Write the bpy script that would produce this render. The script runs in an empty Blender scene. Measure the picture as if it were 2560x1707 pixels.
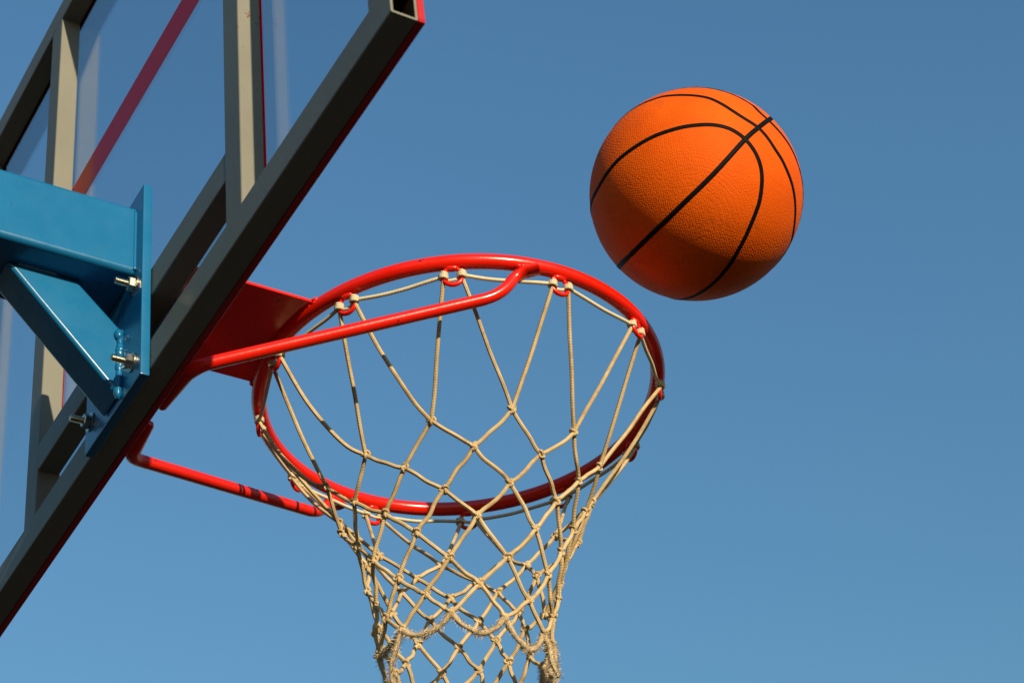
import bpy, bmesh, math, random
from mathutils import Vector, Matrix

# ------------------------------------------------------------------ camera, sky, sun, exposure
random.seed(7)
SC = bpy.context.scene
COL = SC.collection
RIM = 3.05                      # height of the ring above the court
SUN_EL, SUN_AZ = math.radians(13.0), math.radians(-3.0)      # azimuth from +x (the board's long axis)

cam_d = bpy.data.cameras.new('camera'); cam = bpy.data.objects.new('camera', cam_d); COL.objects.link(cam)
_r = Vector((0.498159, 0.861727, -0.096254)); _u = Vector((0.584266, -0.251576, 0.771584)); _f = Vector((-0.640680, 0.440610, 0.628802))
_m = Matrix((_r, _u, -_f)).transposed().to_4x4(); _m.translation = Vector((1.653777, -0.669076, RIM - 1.515861))
cam.matrix_world = _m
cam_d.sensor_fit = 'HORIZONTAL'; cam_d.sensor_width = 36.0; cam_d.lens = 5280.96 / 2560 * 36.0
cam_d.clip_start = 0.05; cam_d.clip_end = 3000
cam_d.dof.use_dof = True; cam_d.dof.focus_distance = 2.36; cam_d.dof.aperture_fstop = 11.0
SC.camera = cam

world = bpy.data.worlds.new('World'); SC.world = world; world.use_nodes = True
wn = world.node_tree; wn.nodes.clear()
sky = wn.nodes.new('ShaderNodeTexSky'); sky.sky_type = 'NISHITA'; sky.sun_disc = False
sky.sun_elevation = SUN_EL; sky.sun_rotation = math.radians(90) - SUN_AZ
sky.altitude = 0; sky.air_density = 2.35; sky.dust_density = 0.3; sky.ozone_density = 7.8
bg = wn.nodes.new('ShaderNodeBackground'); bg.inputs['Strength'].default_value = 0.15
wo = wn.nodes.new('ShaderNodeOutputWorld')
wn.links.new(sky.outputs[0], bg.inputs[0]); wn.links.new(bg.outputs[0], wo.inputs[0])

sun_d = bpy.data.lights.new('sun', 'SUN'); sun_d.energy = 4.7; sun_d.angle = math.radians(0.5); sun_d.color = (1.0, 0.85, 0.60)
sun = bpy.data.objects.new('sun', sun_d); COL.objects.link(sun)
_L = Vector((math.cos(SUN_EL) * math.cos(SUN_AZ), math.cos(SUN_EL) * math.sin(SUN_AZ), math.sin(SUN_EL)))
sun.rotation_euler = _L.to_track_quat('Z', 'Y').to_euler(); sun.location = (6, -1, 6)

SC.view_settings.view_transform = 'Standard'; SC.view_settings.look = 'None'
SC.view_settings.exposure = 0.40; SC.view_settings.gamma = 1.0; SC.view_settings.use_curve_mapping = False
SC.render.engine = 'CYCLES'; SC.render.resolution_x = 1024; SC.render.resolution_y = 682

# ------------------------------------------------------------------ helpers
def tag(o, label=None, cat=None, group=None, kind=None):
    for k, v in (('label', label), ('category', cat), ('group', group), ('kind', kind)):
        if v: o[k] = v
    return o
def thing(name, loc, label, cat, group=None):
    o = bpy.data.objects.new(name, None); COL.objects.link(o); o.location = loc; o.empty_display_size = 0.05
    return tag(o, label, cat, group)
def base_of(p):
    b = Vector((0, 0, 0))
    while p is not None:
        b += p.location; p = p.parent
    return b
def obj(name, bm, mat, parent=None, smooth=False):
    """bm holds coordinates measured from the ring's height on the board's face; links it as ONE mesh object"""
    b = base_of(parent)
    bmesh.ops.translate(bm, vec=Vector((0, 0, RIM)) - b, verts=bm.verts)
    me = bpy.data.meshes.new(name); bm.to_mesh(me); bm.free()
    me.materials.append(mat)
    if smooth:
        for p in me.polygons: p.use_smooth = True
    o = bpy.data.objects.new(name, me); COL.objects.link(o); o.parent = parent
    return o
def auto_smooth(o, ang=35):
    me = o.data
    for p in me.polygons: p.use_smooth = True
    me.set_sharp_from_angle(angle=math.radians(ang))
    w = o.modifiers.new('weighted_normal', 'WEIGHTED_NORMAL'); w.mode = 'FACE_AREA'; w.weight = 100; w.keep_sharp = True
def bm_box(x0, x1, y0, y1, z0, z1, bev=0.0, seg=2, bm=None):
    bm = bm or bmesh.new()
    vs = [bm.verts.new(p) for p in ((x0,y0,z0),(x1,y0,z0),(x1,y1,z0),(x0,y1,z0),(x0,y0,z1),(x1,y0,z1),(x1,y1,z1),(x0,y1,z1))]
    fs = [bm.faces.new([vs[i] for i in f]) for f in ((0,3,2,1),(4,5,6,7),(0,1,5,4),(1,2,6,5),(2,3,7,6),(3,0,4,7))]
    if bev: 
        es = list({e for f in fs for e in f.edges})
        bmesh.ops.bevel(bm, geom=es, offset=bev, segments=seg, profile=0.5, affect='EDGES')
    return bm
def rrect(hw, hh, r, n=4):
    pts = []
    for cx, cy, a0 in ((hw-r, hh-r, 0), (-hw+r, hh-r, 90), (-hw+r, -hh+r, 180), (hw-r, -hh+r, 270)):
        for i in range(n+1):
            a = math.radians(a0 + 90*i/n); pts.append((cx + r*math.cos(a), cy + r*math.sin(a)))
    return pts
def bm_hollow(axis, a0, a1, c1, c2, h1, h2, t=0.0025, r=0.0020):
    """hollow rectangular steel tube open at both ends; axis 0=x, 1=y, 2=z; (c1,c2) centre and (h1,h2) half sizes over the other two axes"""
    bm = bmesh.new(); o = rrect(h1, h2, r); i = rrect(h1-t, h2-t, max(r-t, 0.0008)); n = len(o)
    def P(a, p):
        q = [p[0]+c1, p[1]+c2]; q.insert(axis, a); return q
    R = [[bm.verts.new(P(a, p)) for p in prof] for a, prof in ((a0, o), (a1, o), (a1, i), (a0, i))]
    for k in range(4):
        A, B = R[k], R[(k+1) % 4]
        for j in range(n):
            bm.faces.new((A[j], A[(j+1) % n], B[(j+1) % n], B[j])).material_index = 1 if k == 2 else 0
    bmesh.ops.recalc_face_normals(bm, faces=bm.faces)
    return bm
def bm_prism(poly, x0, x1, axis=0, bev=0.0, seg=3):
    bm = bmesh.new()
    def P(x, p):
        q = list(p); q.insert(axis, x); return q
    A = [bm.verts.new(P(x0, p)) for p in poly]; B = [bm.verts.new(P(x1, p)) for p in poly]; n = len(poly)
    bm.faces.new(A); bm.faces.new(B[::-1])
    for j in range(n): bm.faces.new((A[j], B[j], B[(j+1) % n], A[(j+1) % n]))
    bmesh.ops.recalc_face_normals(bm, faces=bm.faces)
    if bev: bmesh.ops.bevel(bm, geom=list(bm.edges), offset=bev, segments=seg, profile=0.5, affect='EDGES')
    return bm
def frames(path, closed=False):
    n = len(path); T = []
    for i in range(n):
        a = path[(i-1) % n] if (closed or i > 0) else path[i]; b = path[(i+1) % n] if (closed or i < n-1) else path[i]
        T.append((b-a).normalized())
    ref = Vector((0,0,1)) if abs(T[0].z) < 0.9 else Vector((1,0,0))
    N = (ref - T[0]*ref.dot(T[0])).normalized(); out = []
    for i in range(n):
        if i: N = (N - T[i]*N.dot(T[i])).normalized()
        out.append((T[i], N, T[i].cross(N)))
    return out
def bm_tube(path, rad, seg=10, closed=False, bm=None, squash=None, uvlen=1.0, caps=True):
    """round rod along a path; rad a number or a list; squash = list of (normal, binormal) factors; uv.x runs along in metres"""
    bm = bm or bmesh.new(); uv = bm.loops.layers.uv.verify()
    path = [Vector(p) for p in path]; n = len(path); F = frames(path, closed); L = [0.0]
    for i in range(1, n+1): L.append(L[-1] + (path[i % n]-path[i-1]).length)
    rings = []
    for i in range(n):
        r = rad[i] if isinstance(rad, (list, tuple)) else rad
        s = squash[i] if squash else (1, 1)
        rings.append([bm.verts.new(path[i] + F[i][1]*(r*s[0]*math.cos(2*math.pi*k/seg)) + F[i][2]*(r*s[1]*math.sin(2*math.pi*k/seg))) for k in range(seg)])
    for i in range(n if closed else n-1):
        A, B = rings[i], rings[(i+1) % n]
        for k in range(seg):
            f = bm.faces.new((A[k], A[(k+1) % seg], B[(k+1) % seg], B[k])); f.smooth = True
            for l, (u, v) in zip(f.loops, ((L[i], k/seg), (L[i], (k+1)/seg), (L[i+1], (k+1)/seg), (L[i+1], k/seg))): l[uv].uv = (u*uvlen, v)
    if not closed and caps:
        bm.faces.new(rings[0][::-1]); bm.faces.new(rings[-1])
    return bm
def smooth_path(pts, n=6, closed=False):
    pts = [Vector(p) for p in pts]; out = []; m = len(pts)
    for i in range(m if closed else m-1):
        if closed: p0, p1, p2, p3 = pts[i-1], pts[i], pts[(i+1) % m], pts[(i+2) % m]
        else: p0, p1, p2, p3 = pts[max(i-1, 0)], pts[i], pts[i+1], pts[min(i+2, m-1)]
        for k in range(n):
            t = k/n
            out.append(0.5*((2*p1)+(p2-p0)*t+(2*p0-5*p1+4*p2-p3)*t*t+(3*p1-p0-3*p2+p3)*t**3))
    if not closed: out.append(pts[-1])
    return out
def fillet(pts, r, n=7):
    """polyline with rounded corners"""
    pts = [Vector(p) for p in pts]; out = [pts[0]]
    for i in range(1, len(pts)-1):
        a, b, c = pts[i-1], pts[i], pts[i+1]; ri = r[i-1] if isinstance(r, (list, tuple)) else r
        u, w = (a-b).normalized(), (c-b).normalized(); p, q = b+u*ri, b+w*ri
        for k in range(n+1):
            t = k/n; out.append(p*(1-t)**2 + b*2*t*(1-t) + q*t*t)
    out.append(pts[-1])
    return out
def blob(c, sx, sy, sz, bm=None, seg=12, rough=0.0, rot=None):
    bm = bm or bmesh.new(); g = bmesh.ops.create_uvsphere(bm, u_segments=seg, v_segments=max(6, seg*2//3), radius=1)
    M = Matrix.Translation(c) @ (rot or Matrix()) @ Matrix.Diagonal((sx, sy, sz, 1))
    for v in g['verts']: 
        if rough: v.co *= 1 + rough*(random.random()-0.5)
    bmesh.ops.transform(bm, matrix=M, verts=g['verts'])
    for f in bm.faces: f.smooth = True
    return bm

# ------------------------------------------------------------------ materials
def mat(name):
    m = bpy.data.materials.new(name); m.use_nodes = True; nt = m.node_tree; nt.nodes.clear()
    out = nt.nodes.new('ShaderNodeOutputMaterial'); return m, nt, out
def N(nt, t, **kw):
    n = nt.nodes.new(t)
    for k, v in kw.items():
        if k in n.inputs: n.inputs[k].default_value = v
        else: setattr(n, k, v)
    return n
def mth(nt, op, a, b=None):
    n = nt.nodes.new('ShaderNodeMath'); n.operation = op
    for i, v in enumerate((a, b)):
        if v is None: continue
        if isinstance(v, (int, float)): n.inputs[i].default_value = v
        else: nt.links.new(v, n.inputs[i])
    return n.outputs[0]
def ramp(nt, fac, stops):
    r = nt.nodes.new('ShaderNodeValToRGB'); e = r.color_ramp.elements
    while len(e) > 1: e.remove(e[-1])
    e[0].position = stops[0][0]; e[0].color = (*stops[0][1], 1)
    for p, c in stops[1:]:
        k = e.new(p); k.color = (*c, 1)
    nt.links.new(fac, r.inputs[0]); return r.outputs[0]
def paint(name, c, c2, rough=0.3, spec=0.5, speck=None, scale=9.0, coat=0.0, bump=0.15, chip=0.44):
    m, nt, out = mat(name); b = N(nt, 'ShaderNodeBsdfPrincipled'); tc = N(nt, 'ShaderNodeTexCoord')
    n1 = N(nt, 'ShaderNodeTexNoise', Scale=scale, Detail=6.0, Roughness=0.6); nt.links.new(tc.outputs['Object'], n1.inputs['Vector'])
    col = ramp(nt, n1.outputs[0], [(0.35, c), (0.68, c2)])
    if speck:
        n2 = N(nt, 'ShaderNodeTexNoise', Scale=120.0, Detail=4.0, Roughness=0.65); nt.links.new(tc.outputs['Object'], n2.inputs['Vector'])
        n3 = N(nt, 'ShaderNodeTexNoise', Scale=18.0, Detail=2.0); nt.links.new(tc.outputs['Object'], n3.inputs['Vector'])
        f = ramp(nt, mth(nt, 'MULTIPLY', n2.outputs[0], n3.outputs[0]), [(chip, (0,0,0)), (chip+0.02, (1,1,1))])
        mx = N(nt, 'ShaderNodeMixRGB'); mx.inputs[2].default_value = (*speck, 1)
        nt.links.new(f, mx.inputs[0]); nt.links.new(col, mx.inputs[1]); col = mx.outputs[0]
    nt.links.new(col, b.inputs['Base Color'])
    nr = N(nt, 'ShaderNodeTexNoise', Scale=35.0, Detail=5.0); nt.links.new(tc.outputs['Object'], nr.inputs['Vector'])
    rr = mth(nt, 'ADD', mth(nt, 'MULTIPLY', nr.outputs[0], 0.18), rough-0.09); nt.links.new(rr, b.inputs['Roughness'])
    b.inputs['Specular IOR Level'].default_value = spec; b.inputs['Coat Weight'].default_value = coat; b.inputs['Coat Roughness'].default_value = 0.15
    nb = N(nt, 'ShaderNodeTexNoise', Scale=170.0, Detail=3.0); nt.links.new(tc.outputs['Object'], nb.inputs['Vector'])
    bp = N(nt, 'ShaderNodeBump', Strength=bump, Distance=0.0008); nt.links.new(nb.outputs[0], bp.inputs['Height']); nt.links.new(bp.outputs[0], b.inputs['Normal'])
    nt.links.new(b.outputs[0], out.inputs[0]); return m
M_CREAM = paint('cream_steel_paint', (0.176,0.167,0.136), (0.198,0.188,0.153), rough=0.5, spec=0.22, speck=(0.16,0.08,0.04))
M_BARE = paint('bare_rusty_steel', (0.030,0.016,0.009), (0.055,0.030,0.016), rough=0.75, spec=0.15)
M_BLUE = paint('blue_gloss_paint', (0.004,0.110,0.258), (0.005,0.126,0.285), rough=0.28, coat=0.2, speck=(0.02,0.045,0.07), chip=0.43)
M_RED = paint('red_gloss_paint', (0.66,0.009,0.0015), (0.74,0.013,0.002), rough=0.25, spec=0.4, coat=0.08, speck=(0.10,0.008,0.006), chip=0.405)
M_EDGE = paint('red_edge_paint', (0.40,0.009,0.012), (0.46,0.011,0.014), rough=0.5, spec=0.3)
M_STRIPE = paint('red_board_paint', (0.90,0.004,0.035), (0.96,0.005,0.040), rough=0.12, bump=0.0)

# thin painted film: light soaks through it from the far side
nt = M_STRIPE.node_tree; b = next(n for n in nt.nodes if n.type == 'BSDF_PRINCIPLED'); o_ = next(n for n in nt.nodes if n.type == 'OUTPUT_MATERIAL')
tl = N(nt, 'ShaderNodeBsdfTranslucent'); tl.inputs[0].default_value = (1.0, 0.015, 0.06, 1); tr = N(nt, 'ShaderNodeBsdfTransparent'); tr.inputs[0].default_value = (0.95, 0.04, 0.12, 1)
ad = N(nt, 'ShaderNodeMixShader'); ad.inputs[0].default_value = 0.05; nt.links.new(tl.outputs[0], ad.inputs[1]); nt.links.new(tr.outputs[0], ad.inputs[2])
mx = N(nt, 'ShaderNodeMixShader'); mx.inputs[0].default_value = 0.6; nt.links.new(b.outputs[0], mx.inputs[1]); nt.links.new(ad.outputs[0], mx.inputs[2]); nt.links.new(mx.outputs[0], o_.inputs[0])

m, nt, out = mat('zinc_steel'); b = N(nt, 'ShaderNodeBsdfPrincipled', Metallic=1.0, Roughness=0.28)
tc = N(nt, 'ShaderNodeTexCoord'); n1 = N(nt, 'ShaderNodeTexNoise', Scale=260.0, Detail=4.0); nt.links.new(tc.outputs['Object'], n1.inputs['Vector'])
nt.links.new(ramp(nt, n1.outputs[0], [(0.3, (0.42,0.38,0.30)), (0.7, (0.66,0.62,0.52))]), b.inputs['Base Color']); nt.links.new(b.outputs[0], out.inputs[0]); M_ZINC = m

# clear pane: Schlick reflection over plain transmission
m, nt, out = mat('clear_pane'); ge = N(nt, 'ShaderNodeNewGeometry')
dt = nt.nodes.new('ShaderNodeVectorMath'); dt.operation = 'DOT_PRODUCT'; nt.links.new(ge.outputs['Incoming'], dt.inputs[0]); nt.links.new(ge.outputs['Normal'], dt.inputs[1])
c = mth(nt, 'ABSOLUTE', dt.outputs['Value']); f = mth(nt, 'ADD', mth(nt, 'MULTIPLY', mth(nt, 'POWER', mth(nt, 'SUBTRACT', 1.0, c), 5.0), 0.80), 0.045)
tr = N(nt, 'ShaderNodeBsdfTransparent'); tr.inputs[0].default_value = (0.93, 0.95, 0.97, 1)
gl = N(nt, 'ShaderNodeBsdfGlossy', Roughness=0.03)
mx = N(nt, 'ShaderNodeMixShader'); nt.links.new(f, mx.inputs[0]); nt.links.new(tr.outputs[0], mx.inputs[1]); nt.links.new(gl.outputs[0], mx.inputs[2])
# thin film of dust and smears on the pane
tc = N(nt, 'ShaderNodeTexCoord'); n1 = N(nt, 'ShaderNodeTexNoise', Scale=7.0, Detail=8.0, Roughness=0.7); nt.links.new(tc.outputs['Object'], n1.inputs['Vector'])
df = N(nt, 'ShaderNodeBsdfDiffuse'); df.inputs[0].default_value = (0.5, 0.5, 0.48, 1)
mx2 = N(nt, 'ShaderNodeMixShader'); nt.links.new(mth(nt, 'MULTIPLY', n1.outputs[0], 0.035), mx2.inputs[0]); nt.links.new(mx.outputs[0], mx2.inputs[1]); nt.links.new(df.outputs[0], mx2.inputs[2])
nt.links.new(mx2.outputs[0], out.inputs[0]); M_GLASS = m

def rope(name, c0, c1, c2, braid=1.0):
    m, nt, out = mat(name); b = N(nt, 'ShaderNodeBsdfPrincipled', Roughness=0.75); b.inputs['Specular IOR Level'].default_value = 0.25
    uv = N(nt, 'ShaderNodeUVMap'); sp = N(nt, 'ShaderNodeSeparateXYZ'); nt.links.new(uv.outputs[0], sp.inputs[0])
    a = mth(nt, 'MULTIPLY', sp.outputs[0], 2*math.pi/0.0034); v = mth(nt, 'MULTIPLY', sp.outputs[1], 2*math.pi*3)
    s1 = mth(nt, 'SINE', mth(nt, 'ADD', a, v)); s2 = mth(nt, 'SINE', mth(nt, 'SUBTRACT', a, v))
    h = mth(nt, 'ADD', mth(nt, 'MULTIPLY', mth(nt, 'MULTIPLY', s1, s2), 0.5), 0.5)
    tc = N(nt, 'ShaderNodeTexCoord'); n1 = N(nt, 'ShaderNodeTexNoise', Scale=34.0, Detail=7.0, Roughness=0.75); nt.links.new(tc.outputs['Object'], n1.inputs['Vector'])
    col = ramp(nt, n1.outputs[0], [(0.30, c0), (0.5, c1), (0.72, c2)])
    dk = N(nt, 'ShaderNodeMixRGB', blend_type='MULTIPLY'); nt.links.new(col, dk.inputs[1])
    nt.links.new(ramp(nt, h, [(0.1, (0.50,0.42,0.34)), (0.55, (1,1,1))]), dk.inputs[2]); dk.inputs[0].default_value = 0.65*braid
    nt.links.new(dk.outputs[0], b.inputs['Base Color'])
    bp = N(nt, 'ShaderNodeBump', Strength=0.8*braid, Distance=0.0006); nt.links.new(h, bp.inputs['Height']); nt.links.new(bp.outputs[0], b.inputs['Normal'])
    nt.links.new(b.outputs[0], out.inputs[0]); return m
M_ROPE = rope('braided_cord', (0.32,0.215,0.105), (0.55,0.400,0.200), (0.68,0.54,0.33))
M_TOP = rope('pale_cord', (0.52,0.44,0.28), (0.62,0.54,0.36), (0.52,0.50,0.32), 0.6)
M_FRAY = rope('frayed_cord', (0.40,0.28,0.15), (0.50,0.38,0.22), (0.60,0.48,0.30), 0.5)
m, nt, out = mat('fibre_fuzz'); b = N(nt, 'ShaderNodeBsdfPrincipled', Roughness=0.8); b.inputs['Base Color'].default_value = (0.62,0.50,0.34,1); nt.links.new(b.outputs[0], out.inputs[0]); M_FUZZ = m

# ball rubber: pebbles from a slightly shuffled cell grid, no pebbles on the seams
m, nt, out = mat('orange_rubber'); b = N(nt, 'ShaderNodeBsdfPrincipled', Roughness=0.68); b.inputs['Specular IOR Level'].default_value = 0.10
tc = N(nt, 'ShaderNodeTexCoord'); mp = N(nt, 'ShaderNodeMapping'); mp.inputs['Rotation'].default_value = (0.5, 0.35, 0.9); nt.links.new(tc.outputs['Object'], mp.inputs['Vector'])
vo = N(nt, 'ShaderNodeTexVoronoi', Scale=420.0, Randomness=0.48); nt.links.new(mp.outputs[0], vo.inputs['Vector'])
hh = ramp(nt, vo.outputs['Distance'], [(0.0, (1,1,1)), (0.75, (0,0,0))])
bp = N(nt, 'ShaderNodeBump', Strength=0.5, Distance=0.0008); nt.links.new(hh, bp.inputs['Height']); nt.links.new(bp.outputs[0], b.inputs['Normal'])
n1 = N(nt, 'ShaderNodeTexNoise', Scale=14.0, Detail=6.0, Roughness=0.6); nt.links.new(tc.outputs['Object'], n1.inputs['Vector'])
bc_ = ramp(nt, n1.outputs[0], [(0.35, (0.61,0.078,0.0004)), (0.65, (0.72,0.100,0.0008))])
n2 = N(nt, 'ShaderNodeTexNoise', Scale=26.0, Detail=9.0, Roughness=0.75, Distortion=0.6); nt.links.new(tc.outputs['Object'], n2.inputs['Vector'])
dm = N(nt, 'ShaderNodeMixRGB'); dm.inputs[2].default_value = (0.30, 0.055, 0.006, 1); nt.links.new(bc_, dm.inputs[1])      # handling dirt
nt.links.new(ramp(nt, n2.outputs[0], [(0.54, (0,0,0)), (0.76, (0.55,0.55,0.55))]), dm.inputs[0]); nt.links.new(dm.outputs[0], b.inputs['Base Color'])
nt.links.new(b.outputs[0], out.inputs[0]); M_BALL = m
m, nt, out = mat('black_seam_rubber'); b = N(nt, 'ShaderNodeBsdfPrincipled', Roughness=0.6); b.inputs['Base Color'].default_value = (0.008,0.008,0.008,1); b.inputs['Specular IOR Level'].default_value = 0.06
tc = N(nt, 'ShaderNodeTexCoord'); n1 = N(nt, 'ShaderNodeTexNoise', Scale=90.0); nt.links.new(tc.outputs['Object'], n1.inputs['Vector'])
nt.links.new(ramp(nt, n1.outputs[0], [(0.3, (0.003,0.003,0.003)), (0.7, (0.006,0.006,0.006))]), b.inputs['Base Color']); nt.links.new(b.outputs[0], out.inputs[0]); M_SEAM = m
m, nt, out = mat('asphalt_court'); b = N(nt, 'ShaderNodeBsdfPrincipled', Roughness=0.9); tc = N(nt, 'ShaderNodeTexCoord')
n1 = N(nt, 'ShaderNodeTexNoise', Scale=0.6, Detail=9.0, Roughness=0.7); nt.links.new(tc.outputs['Object'], n1.inputs['Vector'])
nt.links.new(ramp(nt, n1.outputs[0], [(0.3, (0.016,0.011,0.008)), (0.7, (0.024,0.017,0.012))]), b.inputs['Base Color']); nt.links.new(b.outputs[0], out.inputs[0]); M_ASPH = m

# ------------------------------------------------------------------ setting
bm = bmesh.new(); bmesh.ops.create_circle(bm, cap_ends=True, segments=64, radius=900)
bmesh.ops.translate(bm, vec=(0, 0, -RIM), verts=bm.verts)
tag(obj('ground', bm, M_ASPH), kind='structure')

# ------------------------------------------------------------------ backboard: steel frame, clear pane, red painted lines
YB, YF = -0.0327, -0.0062            # back and front of the frame tubes
YC, HY = (YB+YF)/2, (YF-YB)/2
board = thing('backboard', (0, 0, RIM-0.15), 'clear backboard with a cream steel frame and red edges, seen from behind and below', 'backboard')
def rail(name, z0, z1, x0, x1, rec=0.0):
    o = obj(name, bm_hollow(0, x0, x1, YC+rec/2, (z0+z1)/2, HY-rec/2, (z1-z0)/2), M_CREAM, board); o.data.materials.append(M_BARE); auto_smooth(o); return o
def post(name, x0, x1, z0, z1):
    o = obj(name, bm_hollow(2, z0-0.002, z1+0.002, (x0+x1)/2, YC+0.00015, (x1-x0)/2, HY-0.00015), M_CREAM, board); o.data.materials.append(M_BARE); auto_smooth(o); return o
rail('bottom_rail', -0.1507, -0.1119, -0.6085, 0.6085)
rail('top_rail', 0.7165, 0.7553, -0.6085, 0.6085)
rail('middle_rail', -0.0514, -0.0121, -0.2612, 0.2670, 0.0006)
for x0, x1 in ((0.2650, 0.3025), (-0.2965, -0.2592)): post('inner_post', x0, x1, -0.1119, 0.7165)
for x0, x1 in ((0.5690, 0.6085), (-0.6085, -0.5690)): post('side_post', x0, x1, -0.1119, 0.7165)
obj('pane', bm_box(-0.6060, 0.6060, -0.0052, -0.0036, -0.1485, 0.7535), M_GLASS, board)
# red border wraps the pane's edge; painted target lines lie on the front
for x0, x1, z0, z1 in ((-0.6095, 0.6095, -0.1515, -0.1486), (-0.6095, 0.6095, 0.7536, 0.7560), (-0.6095, -0.6061, -0.1486, 0.7536), (0.6061, 0.6095, -0.1486, 0.7536)):
    obj('edge_strip', bm_box(x0, x1, -0.0062, 0.0008, z0, z1, 0.0006, 1), M_EDGE, board)
bm = bmesh.new()
for x0, x1, z0, z1 in ((-0.6061, 0.6061, -0.1486, -0.1150), (-0.6061, 0.6061, 0.7140, 0.7536), (-0.6061, -0.5640, -0.1150, 0.7140), (0.5640, 0.6061, -0.1150, 0.7140)):
    bm_box(x0, x1, -0.0035, -0.0028, z0, z1, 0, 1, bm)
obj('border_strip', bm, M_EDGE, board)
bm = bmesh.new()
for x0, x1, z0, z1 in ((-0.3040, 0.3040, 0.3545, 0.4055), (-0.3040, -0.2600, -0.11, 0.3544), (0.2660, 0.3040, -0.11, 0.3544)):
    bm_box(x0, x1, -0.0059, -0.0053, z0, z1, 0, 1, bm)
obj('target_line', bm, M_STRIPE, board)

# ------------------------------------------------------------------ blue support arm
arm = thing('support_arm', (0, -1.62, 0), 'blue steel support arm and angled strut bolted to the back of the backboard', 'support arm')
YP = -0.0440
o = obj('arm_tube', bm_prism([(p[0]*1.0, p[1]) for p in [(q[0]+0.0110, q[1]+0.0360) for q in rrect(0.0500, 0.0475, 0.007, 5)]], -1.58, YP-0.0006, axis=1), M_BLUE, arm); auto_smooth(o, 30)
o = obj('mounting_plate', bm_box(-0.0745, 0.0795, YP, -0.0331, -0.1615, 0.1035, 0.0022, 2), M_BLUE, arm); auto_smooth(o, 40)
o = obj('strut', bm_prism([(YP-0.0006, -0.0630), (-0.0955, -0.0121), (-0.1735, -0.0121), (YP-0.0006, -0.1535)], -0.0175, 0.0265, bev=0.0045), M_BLUE, arm); auto_smooth(o, 40)
def weld(path, r, name='weld_bead', m=None, parent=arm):
    path = [Vector(p) for p in path]; pts = []
    for a, c in zip(path, path[1:]):
        n = max(2, int((c-a).length/0.0011))
        pts += [a.lerp(c, k/n) for k in range(n)]
    rad = [r*(0.88 + 0.07*math.sin(k*1.35+random.random()*1.2) + 0.08*math.sin(k*0.31) + random.uniform(-0.04, 0.04)) for k in range(len(pts))]
    rad[0] *= 0.6; rad[-1] *= 0.6
    bm = bm_tube(pts, rad, 12)
    for v in bm.verts: v.co += Vector((random.uniform(-1, 1), random.uniform(-1, 1), random.uniform(-1, 1)))*r*0.16
    bmesh.ops.smooth_vert(bm, verts=bm.verts, factor=0.4, use_axis_x=True, use_axis_y=True, use_axis_z=True)
    return obj(name, bm, m or M_BLUE, parent, True)
weld([(0.0272, YP-0.0022, -0.067), (0.0276, YP-0.0026, -0.100), (0.0270, YP-0.0024, -0.152)], 0.0046)
obj('weld_bead', blob((0.0285, YP-0.0045, -0.0740), 0.0050, 0.0046, 0.0070, None, 14, 0.16), M_BLUE, arm, True)
obj('weld_bead', blob((0.0270, YP-0.0035, -0.1450), 0.0050, 0.0046, 0.0125, None, 14, 0.22), M_BLUE, arm, True)
weld([(0.0258, -0.118, -0.0124), (0.0258, -0.162, -0.0124)], 0.0026)
obj('weld_bead', bm_tube([(0.0605, YP-0.0008, -0.008+0.003*k) for k in range(29)], 0.0022, 10), M_BLUE, arm, True)
o = obj('post', bm_hollow(2, -RIM, 0.35, 0, -1.64, 0.06, 0.06, 0.004, 0.008), M_BLUE, arm); auto_smooth(o)
def hexnut(x, y0, y1, z, r, a0):
    bm = bmesh.new(); rings = []
    for y, k in ((y0, 0.86), (y0+(y0-y1)*-0.14, 1.0), (y1-(y1-y0)*0.14, 1.0), (y1, 0.86)):
        rings.append([bm.verts.new((x + r*k*math.cos(a0+math.pi*i/3), y, z + r*k*math.sin(a0+math.pi*i/3))) for i in range(6)])
    for A, B in zip(rings, rings[1:]):
        for i in range(6): bm.faces.new((A[i], A[(i+1) % 6], B[(i+1) % 6], B[i]))
    bm.faces.new(rings[0]); bm.faces.new(rings[-1]); bmesh.ops.recalc_face_normals(bm, faces=bm.faces); return bm
def thread(x, z, r, y0, y1, pitch=0.00125, seg=14):
    bm = bmesh.new(); path = []; rad = []; n = int((y0-y1)/pitch*2)
    for k in range(n+1):
        path.append((x, y0+(y1-y0)*k/n, z)); rad.append(r if k % 2 else r*0.84)
    path.append((x, y1-0.0008, z)); rad.append(r*0.6)
    return bm_tube(path, rad, seg)
for x, z, a0 in ((0.0605, -0.0290, 0.25), (0.0570, -0.1310, 0.55), (-0.0585, -0.1270, 0.1), (-0.0585, -0.0290, 0.4)):
    sh = obj('bolt', thread(x, z, 0.0039, YP+0.004, -0.0665), M_ZINC, arm, False); auto_smooth(sh, 50)
    w = obj('washer', bm_tube([(x, YP-0.0002, z), (x, YP-0.0017, z)], 0.0108, 24), M_ZINC, sh); auto_smooth(w)
    obj('nut', hexnut(x, YP-0.0018, YP-0.0090, z, 0.0084, a0), M_ZINC, sh)

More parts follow.
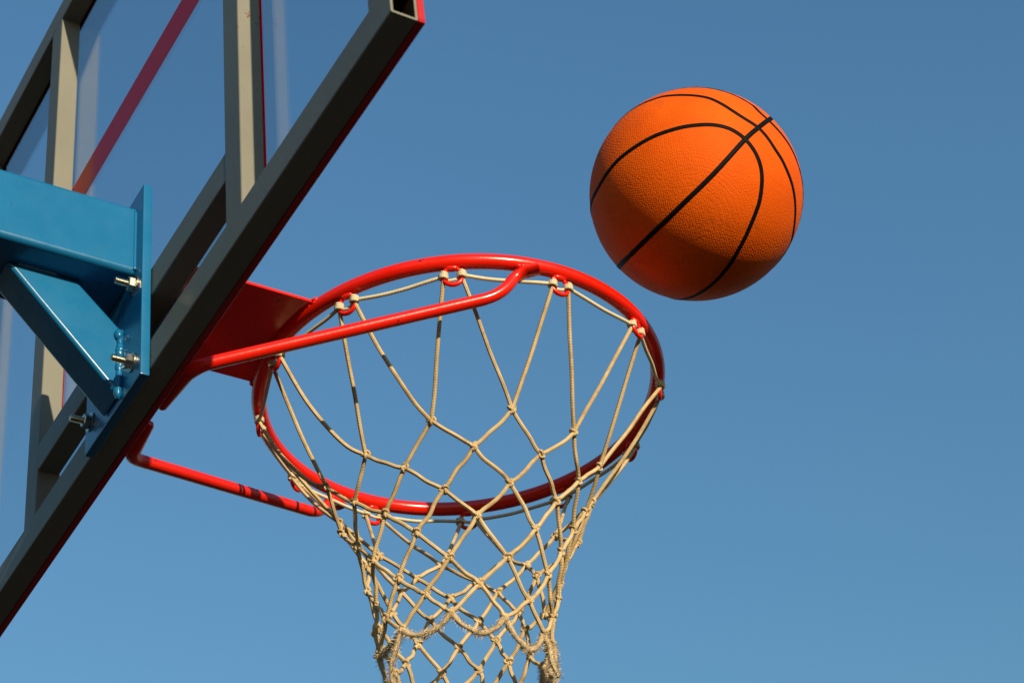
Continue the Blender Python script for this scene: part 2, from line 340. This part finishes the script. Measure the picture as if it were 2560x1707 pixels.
# ------------------------------------------------------------------ hoop
YR, RR, TR = 0.385, 0.234, 0.0087
A0 = math.radians(-31.2)
hoop = thing('basketball_hoop', (0, 0, RIM-0.15), 'red steel basketball ring with mounting plate and two bent braces', 'basketball hoop')
ring = [(RR*math.cos(2*math.pi*k/128), YR+RR*math.sin(2*math.pi*k/128), 0) for k in range(128)]
obj('rim', bm_tube(ring, TR, 18, True), M_RED, hoop, True)
pl = [(-0.0755, 0.0076), (0.0795, 0.0076)]
for k in range(13):
    x = 0.0795 + (-0.0755-0.0795)*k/12; pl.append((x, YR-math.sqrt(RR*RR-x*x)-0.001))
o = obj('top_plate', bm_prism(pl, 0.0012, 0.0052, axis=2, bev=0.0006, seg=1), M_RED, hoop)
o = obj('back_plate', bm_box(-0.0755, 0.0795, 0.0012, 0.0070, -0.1250, 0.0052, 0.001, 1), M_RED, hoop)
bm = bmesh.new()
for k in range(22):
    x = -0.074 + 0.152*k/21; blob((x, YR-math.sqrt(RR*RR-x*x)-TR*0.75, 0.0005), 0.0058, 0.0032, 0.0030, bm, 8, 0.2)
blob((0.081, 0.1600, 0.0035), 0.0042, 0.006, 0.0035, bm, 10, 0.1); blob((-0.077, 0.1570, 0.0015), 0.0042, 0.006, 0.0045, bm, 10, 0.1)
obj('weld_bead', bm, M_RED, hoop, True)
for s in (1, -1):
    st = lambda y: (s*(0.0786+0.4594*y), y, -0.1439+0.3106*y)
    end = 0.012 if s > 0 else -0.025
    pts = [(end if s > 0 else -0.024, 0.0088, -0.1395), (s*0.0835, 0.0090, -0.1405), st(0.3095), (s*0.2275, 0.3290, -0.0160), (s*0.2420, 0.3490, -0.0125)]
    path = fillet(pts, [0.020, 0.022, 0.012], 9)
    n = len(path); rad = []; sq = []
    for i, p in enumerate(path):
        f = max(0, min(1, (i-(n-8))/6)); g = max(0, min(1, (12-i)/6)); rad.append(0.0066*(1+0.28*g)); sq.append((1-0.35*f, 1+0.45*f))
    rad[0] = 0.0050; path.insert(0, path[0] + (path[0]-path[1]).normalized()*0.004); rad.insert(0, 0.0030); sq.insert(0, (1, 1))
    bmb = bm_tube(path, rad, 16, squash=sq)
    br = obj('brace', bmb, M_RED, hoop); auto_smooth(br, 50)
    bm = bmesh.new(); c = Vector((s*0.2335, 0.3370, -0.0102)); t = Matrix.Rotation(math.atan2(c.y-YR, c.x)+math.pi/2, 4, 'Z')
    for k in range(5): blob(c + (t @ Vector((0.004*(k-2), 0, 0))) + Vector((0, 0, random.uniform(-0.0008, 0.0008))), 0.0042, 0.0062, 0.0036, bm, 9, 0.15, t)
    obj('weld_bead', bm, M_RED, br, True)
hook_base = []
def local(i, t, r, z):                    # point near hook i: t along the ring, r outwards from the ring's centre line, z below
    a = A0 + i*math.pi/6; e = Vector((math.cos(a), math.sin(a), 0)); q = Vector((-math.sin(a), math.cos(a), 0))
    return Vector((0, YR, 0)) + e*(RR+r) + q*t + Vector((0, 0, z))
for i in range(12):
    lean = random.uniform(-0.0015, 0.0015)
    P = [(-0.0055, -0.0085), (-0.0092, -0.0155), (-0.0102, -0.0215)]
    arc = [(0.0102*math.cos(math.pi+math.pi*k/10), -0.0215+0.0095*math.sin(math.pi+math.pi*k/10)) for k in range(1, 10)]
    P = P + arc + [(0.0102, -0.0215), (0.0092, -0.0155), (0.0055, -0.0085)]
    hk = obj('net_hook', bm_tube([local(i, t, lean*(-z*60), z) for t, z in P], 0.0026, 10), M_RED, hoop, True)
    obj('weld_bead', blob(local(i, 0, 0, -0.0088), 0.0085, 0.0042, 0.0034, None, 12, 0.12, Matrix.Rotation(A0+i*math.pi/6+math.pi/2, 4, 'Z')), M_RED, hk, True)

# ------------------------------------------------------------------ net
net = thing('basketball_net', (0, YR, RIM-0.42), 'tan braided cord net with a frayed bottom edge hanging from the red ring', 'net')
KN = {
 1: [(0.1567,0.3496,-0.1445),(0.1516,0.4307,-0.1481),(0.1054,0.4928,-0.1465),(0.0356,0.5267,-0.1405),(-0.0299,0.5160,-0.1478),(-0.0890,0.4869,-0.1478),(-0.1346,0.4203,-0.1478),(-0.1439,0.3447,-0.1478),(-0.1000,0.2718,-0.1478),(-0.0417,0.2252,-0.1486),(0.0366,0.2336,-0.1562),(0.1107,0.2751,-0.1498)],
 2: [(0.1250,0.3163,-0.1815),(0.1425,0.3899,-0.1832),(0.1166,0.4533,-0.1841),(0.0620,0.4953,-0.1793),(0.0122,0.5160,-0.1843),(-0.0493,0.4835,-0.1843),(-0.0998,0.4492,-0.1843),(-0.1208,0.3776,-0.1843),(-0.1050,0.3083,-0.1843),(-0.0700,0.2567,-0.1851),(-0.0045,0.2383,-0.1905),(0.0688,0.2615,-0.1873)],
 3: [(0.1260,0.3563,-0.2190),(0.1189,0.4189,-0.2210),(0.0772,0.4652,-0.2204),(0.0241,0.4883,-0.2220),(-0.0160,0.4732,-0.2220),(-0.0613,0.4483,-0.2220),(-0.0918,0.4035,-0.2220),(-0.1018,0.3451,-0.2220),(-0.0680,0.2860,-0.2220),(-0.0331,0.2547,-0.2261),(0.0320,0.2554,-0.2247),(0.0917,0.2948,-0.2218)],
 4: [(0.1070,0.3233,-0.2572),(0.1157,0.3890,-0.2631),(0.0879,0.4378,-0.2626),(0.0294,0.4715,-0.2621),(-0.0289,0.4870,-0.2621),(-0.0362,0.4568,-0.2621),(-0.0688,0.4235,-0.2621),(-0.0858,0.3703,-0.2621),(-0.0885,0.3243,-0.2621),(-0.0590,0.2784,-0.2621),(0.0017,0.2540,-0.2658),(0.0617,0.2745,-0.2630)],
 5: [(0.1069,0.3554,-0.3020),(0.0975,0.4104,-0.3048),(0.0570,0.4471,-0.3025),(0.0251,0.4601,-0.3025),(-0.0094,0.4450,-0.3025),(-0.0419,0.4260,-0.3025),(-0.0695,0.3939,-0.3025),(-0.0781,0.3478,-0.3025),(-0.0669,0.2947,-0.3025),(-0.0260,0.2692,-0.3025),(0.0305,0.2663,-0.3040),(0.0816,0.3002,-0.3005)],
 6: [(0.0904,0.3282,-0.3307),(0.0921,0.3865,-0.3391),(0.0672,0.4296,-0.3362),(0.0091,0.4589,-0.3352),(-0.0110,0.4480,-0.3352),(-0.0296,0.4319,-0.3352),(-0.0561,0.4090,-0.3352),(-0.0764,0.3739,-0.3352),(-0.0726,0.3281,-0.3352),(-0.0279,0.2672,-0.3352),(0.0046,0.2626,-0.3379),(0.0559,0.2825,-0.3334)],
 7: [(0.0925,0.3530,-0.3672),(0.0822,0.4062,-0.3694),(0.0608,0.4307,-0.3658),(0.0197,0.4438,-0.3658),(-0.0294,0.4407,-0.3658),(-0.0525,0.4156,-0.3658),(-0.0715,0.3827,-0.3658),(-0.0756,0.3419,-0.3658),(-0.0496,0.3005,-0.3658),(-0.0239,0.2670,-0.3658),(0.0301,0.2664,-0.3653),(0.0745,0.2998,-0.3625)],
}

V = {(k, i): Vector(p) for k in KN for i, p in enumerate(KN[k])}
RC = 0.00235
def cord(a, b, sag=0.0, name='cord', r=RC, m=None, mat_=None, wob=0.0008, n=8):
    a, b = Vector(a), Vector(b); pts = []; L = (b-a).length
    w = [Vector((random.uniform(-1, 1), random.uniform(-1, 1), random.uniform(-1, 1)))*wob for _ in range(3)]
    ctl = [a] + [a.lerp(b, t) + Vector((0, 0, -sag*4*t*(1-t))) + w[j] for j, t in enumerate((0.28, 0.55, 0.8))] + [b]
    return obj(name, bm_tube(smooth_path(ctl, n//2+1), r, 8, caps=False), mat_ or M_ROPE, net, True)
def knot_bm(c, size, d, tube=0.0017, turns=1):
    """an overhand knot: a trefoil of cord drawn tight round the crossing"""
    bm = bmesh.new(); P = []
    M = d.to_track_quat('Z', 'Y').to_matrix()
    for k in range(28):
        t = 2*math.pi*k/28
        p = Vector((math.sin(t)+2*math.sin(2*t), math.cos(t)-2*math.cos(2*t), -1.5*math.sin(3*t)))/3.0*size
        P.append(Vector(c) + M @ p)
    bm_tube(P, tube, 7, True, bm); blob(c, size*0.55, size*0.55, size*0.55, bm, 8)
    return bm
hooks = {}
for i in range(12):
    for s in (-1, 1):
        c = local(i, s*0.0100, 0, -0.0195 + random.uniform(-0.001, 0.001)); hooks[i, s] = c
        bm = bmesh.new(); d = (local(i, s*0.0100, 0, -0.016)-local(i, s*0.0102, 0, -0.0225)).normalized()
        q = (local(i, 1, 0, 0)-local(i, 0, 0, 0)).normalized(); e = q.cross(d).normalized(); w = []
        for k in range(22):                                     # cord wound round the side of the hook
            t = 2*math.pi*k/9; w.append(c + q*(0.0042*math.cos(t)) + e*(0.0042*math.sin(t)) + d*(0.0034*(k/21-0.5)*2))
        bm_tube(w, 0.0018, 7, False, bm)
        obj('wrapped_cord', bm, M_TOP, net, True)
    cord(local(i, -0.0085, -0.002, -0.0225), local(i, 0.0085, -0.002, -0.0200), 0.0025, 'wrapped_cord', 0.0019, mat_=M_TOP)
for i in range(12):
    j = (i+1) % 12
    cord(hooks[i, 1], hooks[j, -1], 0.003 if i not in (0, 10) else 0.0015, 'top_cord', 0.0022, mat_=M_TOP)
    sg = {9: 0.020, 10: 0.016, 11: 0.010, 0: 0.004, 1: 0.003, 2: 0.001}.get(i, 0.006)
    cord(hooks[i, 1] + Vector((0, 0, -0.003)), V[1, i], sg*random.uniform(0.8, 1.2) + (0.006 if i in (10, 11) else 0))
    cord(hooks[j, -1] + Vector((0, 0, -0.003)), V[1, i], sg*0.4)
for k in range(1, 7):
    for i in range(12):
        for j in ((i, i+1) if k % 2 else (i-1, i)):
            cord(V[k, i], V[k+1, j % 12], random.uniform(0.0005, 0.0030), wob=0.0012)
for k in range(1, 8):
    for i in range(12):
        d = Vector((V[k, i].x, V[k, i].y-YR, 0)).normalized() + Vector((random.uniform(-.5, .5), random.uniform(-.5, .5), random.uniform(-.6, .6)))
        obj('knot', knot_bm(V[k, i], random.uniform(0.0040, 0.0050), d.normalized()), M_ROPE, net, True)
dips = {9: 0.006, 10: 0.016, 11: 0.022, 0: 0.028, 1: 0.044}
for i in range(12):
    a, b = V[7, i], V[7, (i+1) % 12]; dp = dips.get(i, random.uniform(0.025, 0.045))
    ctl = [a] + [a.lerp(b, t) + Vector((random.uniform(-.002, .002), random.uniform(-.002, .002), -dp*(1-abs(2*t-1)**2.2))) for t in (0.18, 0.36, 0.5, 0.64, 0.82)] + [b]
    path = smooth_path(ctl, 5)
    fc = obj('frayed_cord', bm_tube(path, [0.0029+0.0005*math.sin(7*k) for k in range(len(path))], 8), M_FRAY, net, True)
    bm = bmesh.new(); F = frames(path)
    for _ in range(1100):                                        # loose fibres standing off the worn cord
        k = random.uniform(0, len(path)-1.001); q = int(k); p = path[q].lerp(path[q+1], k-q); T, A, B = F[q]
        an = random.uniform(0, 2*math.pi); o_ = A*math.cos(an)+B*math.sin(an); L = random.uniform(0.0015, 0.0060)
        dr = (o_ + T*random.uniform(-.7, .7) + Vector((0, 0, -0.25))).normalized(); w = dr.cross(T).normalized()*0.00016
        s0 = p + o_*0.0022; mid = s0 + dr*L*0.6; tip = s0 + dr*L + Vector((random.uniform(-1, 1), random.uniform(-1, 1), random.uniform(-1.4, .4)))*0.0008
        v = [bm.verts.new(x) for x in (s0-w, s0+w, mid+w*0.8, tip, mid-w*0.8)]; bm.faces.new(v)
    tag(obj('fuzz', bm, M_FUZZ, fc), kind='stuff')

def fuzz(path, parent, n, r0=0.0022, lo=0.0015, hi=0.0060):
    bm = bmesh.new(); F = frames(path)
    for _ in range(n):
        k = random.uniform(0, len(path)-1.001); q = int(k); p = path[q].lerp(path[q+1], k-q); T, A, B = F[q]
        an = random.uniform(0, 2*math.pi); o_ = A*math.cos(an)+B*math.sin(an); L = random.uniform(lo, hi)
        dr = (o_ + T*random.uniform(-.7, .7) + Vector((0, 0, -0.25))).normalized(); w = dr.cross(T).normalized()*0.00016
        s0 = p + o_*r0; mid = s0 + dr*L*0.6; tip = s0 + dr*L + Vector((random.uniform(-1, 1), random.uniform(-1, 1), random.uniform(-1.4, .4)))*0.0008
        bm.faces.new([bm.verts.new(x) for x in (s0-w, s0+w, mid+w*0.8, tip, mid-w*0.8)])
    tag(obj('fuzz', bm, M_FUZZ, parent), kind='stuff')
# broken cord ends dangling at the right and left of the worn edge
for a, steps in ((V[7, 1], ((0.004, 0.002, -0.018), (0.010, -0.001, -0.040), (0.012, 0.003, -0.058))), (V[7, 2], ((-0.006, 0.004, -0.016), (-0.004, -0.004, -0.034), (-0.010, 0.001, -0.048))),
                 (V[7, 10], ((-0.008, -0.004, -0.018), (-0.016, -0.006, -0.034), (-0.022, -0.004, -0.052))), (V[7, 3], ((0.006, -0.006, -0.012), (0.002, -0.004, -0.026), (0.008, 0.002, -0.038)))):
    path = smooth_path([a] + [a + Vector(s) for s in steps], 7)
    fc = obj('frayed_end', bm_tube(path, [0.0030-0.0015*(k/len(path))**2 for k in range(len(path))], 8), M_FRAY, net, True)
    fuzz(path, fc, 900, 0.0020, 0.0020, 0.0075)

# ------------------------------------------------------------------ ball
BC, BR = Vector((0.2892, 0.5518, 0.1360)), 0.1234
ball = thing('basketball', (BC.x, BC.y, RIM+BC.z-BR), 'orange pebbled basketball with black seams in mid-air beside the ring', 'basketball')
bm = bmesh.new(); bmesh.ops.create_icosphere(bm, subdivisions=6, radius=BR); bmesh.ops.translate(bm, vec=BC, verts=bm.verts)
obj('cover', bm, M_BALL, ball, True)
SEAMS = {
 'A': [(-0.658,-0.521,-0.544),(-0.005,-0.646,-0.763),(0.418,-0.566,-0.710),(0.740,-0.402,-0.539),(0.967,-0.148,-0.208),(1.000,0.012,-0.024),(0.945,0.234,0.228)],
 'B': [(-0.505,-0.862,-0.043),(-0.232,-0.967,-0.104),(-0.026,-0.995,-0.100),(0.148,-0.985,-0.085),(0.302,-0.950,-0.082),(0.530,-0.845,-0.070),(0.650,-0.757,-0.069),(0.751,-0.656,-0.067),(0.819,-0.569,-0.071),(0.877,-0.474,-0.076),(0.918,-0.387,-0.089),(0.949,-0.295,-0.116),(0.964,-0.213,-0.160),(0.967,-0.148,-0.208),(0.960,-0.087,-0.267),(0.941,-0.029,-0.338),(0.906,0.020,-0.422),(0.862,0.050,-0.505),(0.808,0.067,-0.585),(0.728,0.080,-0.681),(0.655,0.078,-0.751),(0.568,0.074,-0.820),(0.465,0.074,-0.882),(0.340,0.074,-0.938),(0.198,0.080,-0.977),(0.028,0.082,-0.996),(-0.147,0.084,-0.985),(-0.337,0.084,-0.938),(-0.518,0.084,-0.851)],
 'C': [(0.472,-0.708,0.525),(0.552,-0.661,0.509),(0.632,-0.618,0.468),(0.723,-0.551,0.418),(0.799,-0.474,0.371),(0.872,-0.381,0.309),(0.935,-0.291,0.204),(0.970,-0.213,0.115),(0.991,-0.122,0.045),(1.000,0.012,-0.024),(0.989,0.106,-0.103),(0.963,0.192,-0.190),(0.924,0.283,-0.255),(0.873,0.367,-0.322),(0.809,0.449,-0.379),(0.733,0.521,-0.438),(0.645,0.585,-0.492),(0.551,0.639,-0.536),(0.449,0.694,-0.563),(0.314,0.768,-0.558)],
 'D': [(0.932,0.083,0.353),(0.960,0.115,0.254),(0.963,0.194,0.184),(0.949,0.288,0.128),(0.919,0.386,0.076),(0.874,0.485,0.018),(0.819,0.572,-0.049)],
}

def back_arc(a, b, via, n=24):
    out = []
    for p, q in ((a, via), (via, b)):
        for k in range(1, n): out.append(p.slerp(q, k/n))
        if p is a: out.append(via)
    return out
for key, wid in (('A', 0.0030), ('B', 0.0028), ('C', 0.0029), ('D', 0.0034)):
    pts = [Vector(p).normalized() for p in SEAMS[key]]
    front = [p.normalized() for p in smooth_path(pts, 5)]
    mid = front[len(front)//2]; a, b = front[0], front[-1]
    nrm = (b-a).cross(mid-a).normalized(); cen = nrm*a.dot(nrm)                  # plane of the three points gives the far side
    via = -mid
    loop = front + back_arc(b, a, via)
    P = [BC + p*(BR+0.0001) for p in loop]; n = len(P)
    bm = bmesh.new(); rings = []
    for k in range(n):
        up = (P[k]-BC).normalized(); T = (P[(k+1) % n]-P[k-1]).normalized(); S = T.cross(up).normalized()
        rings.append([bm.verts.new(P[k] + S*(wid*c_) + up*h_) for c_, h_ in ((-1, -0.0006), (-0.92, 0.0003), (0, 0.00045), (0.92, 0.0003), (1, -0.0006))])
    for k in range(n):
        A_, B_ = rings[k], rings[(k+1) % n]
        for j in range(4): bm.faces.new((A_[j], A_[j+1], B_[j+1], B_[j])).smooth = True
    bmesh.ops.recalc_face_normals(bm, faces=bm.faces)
    obj('seam', bm, M_SEAM, ball, True)
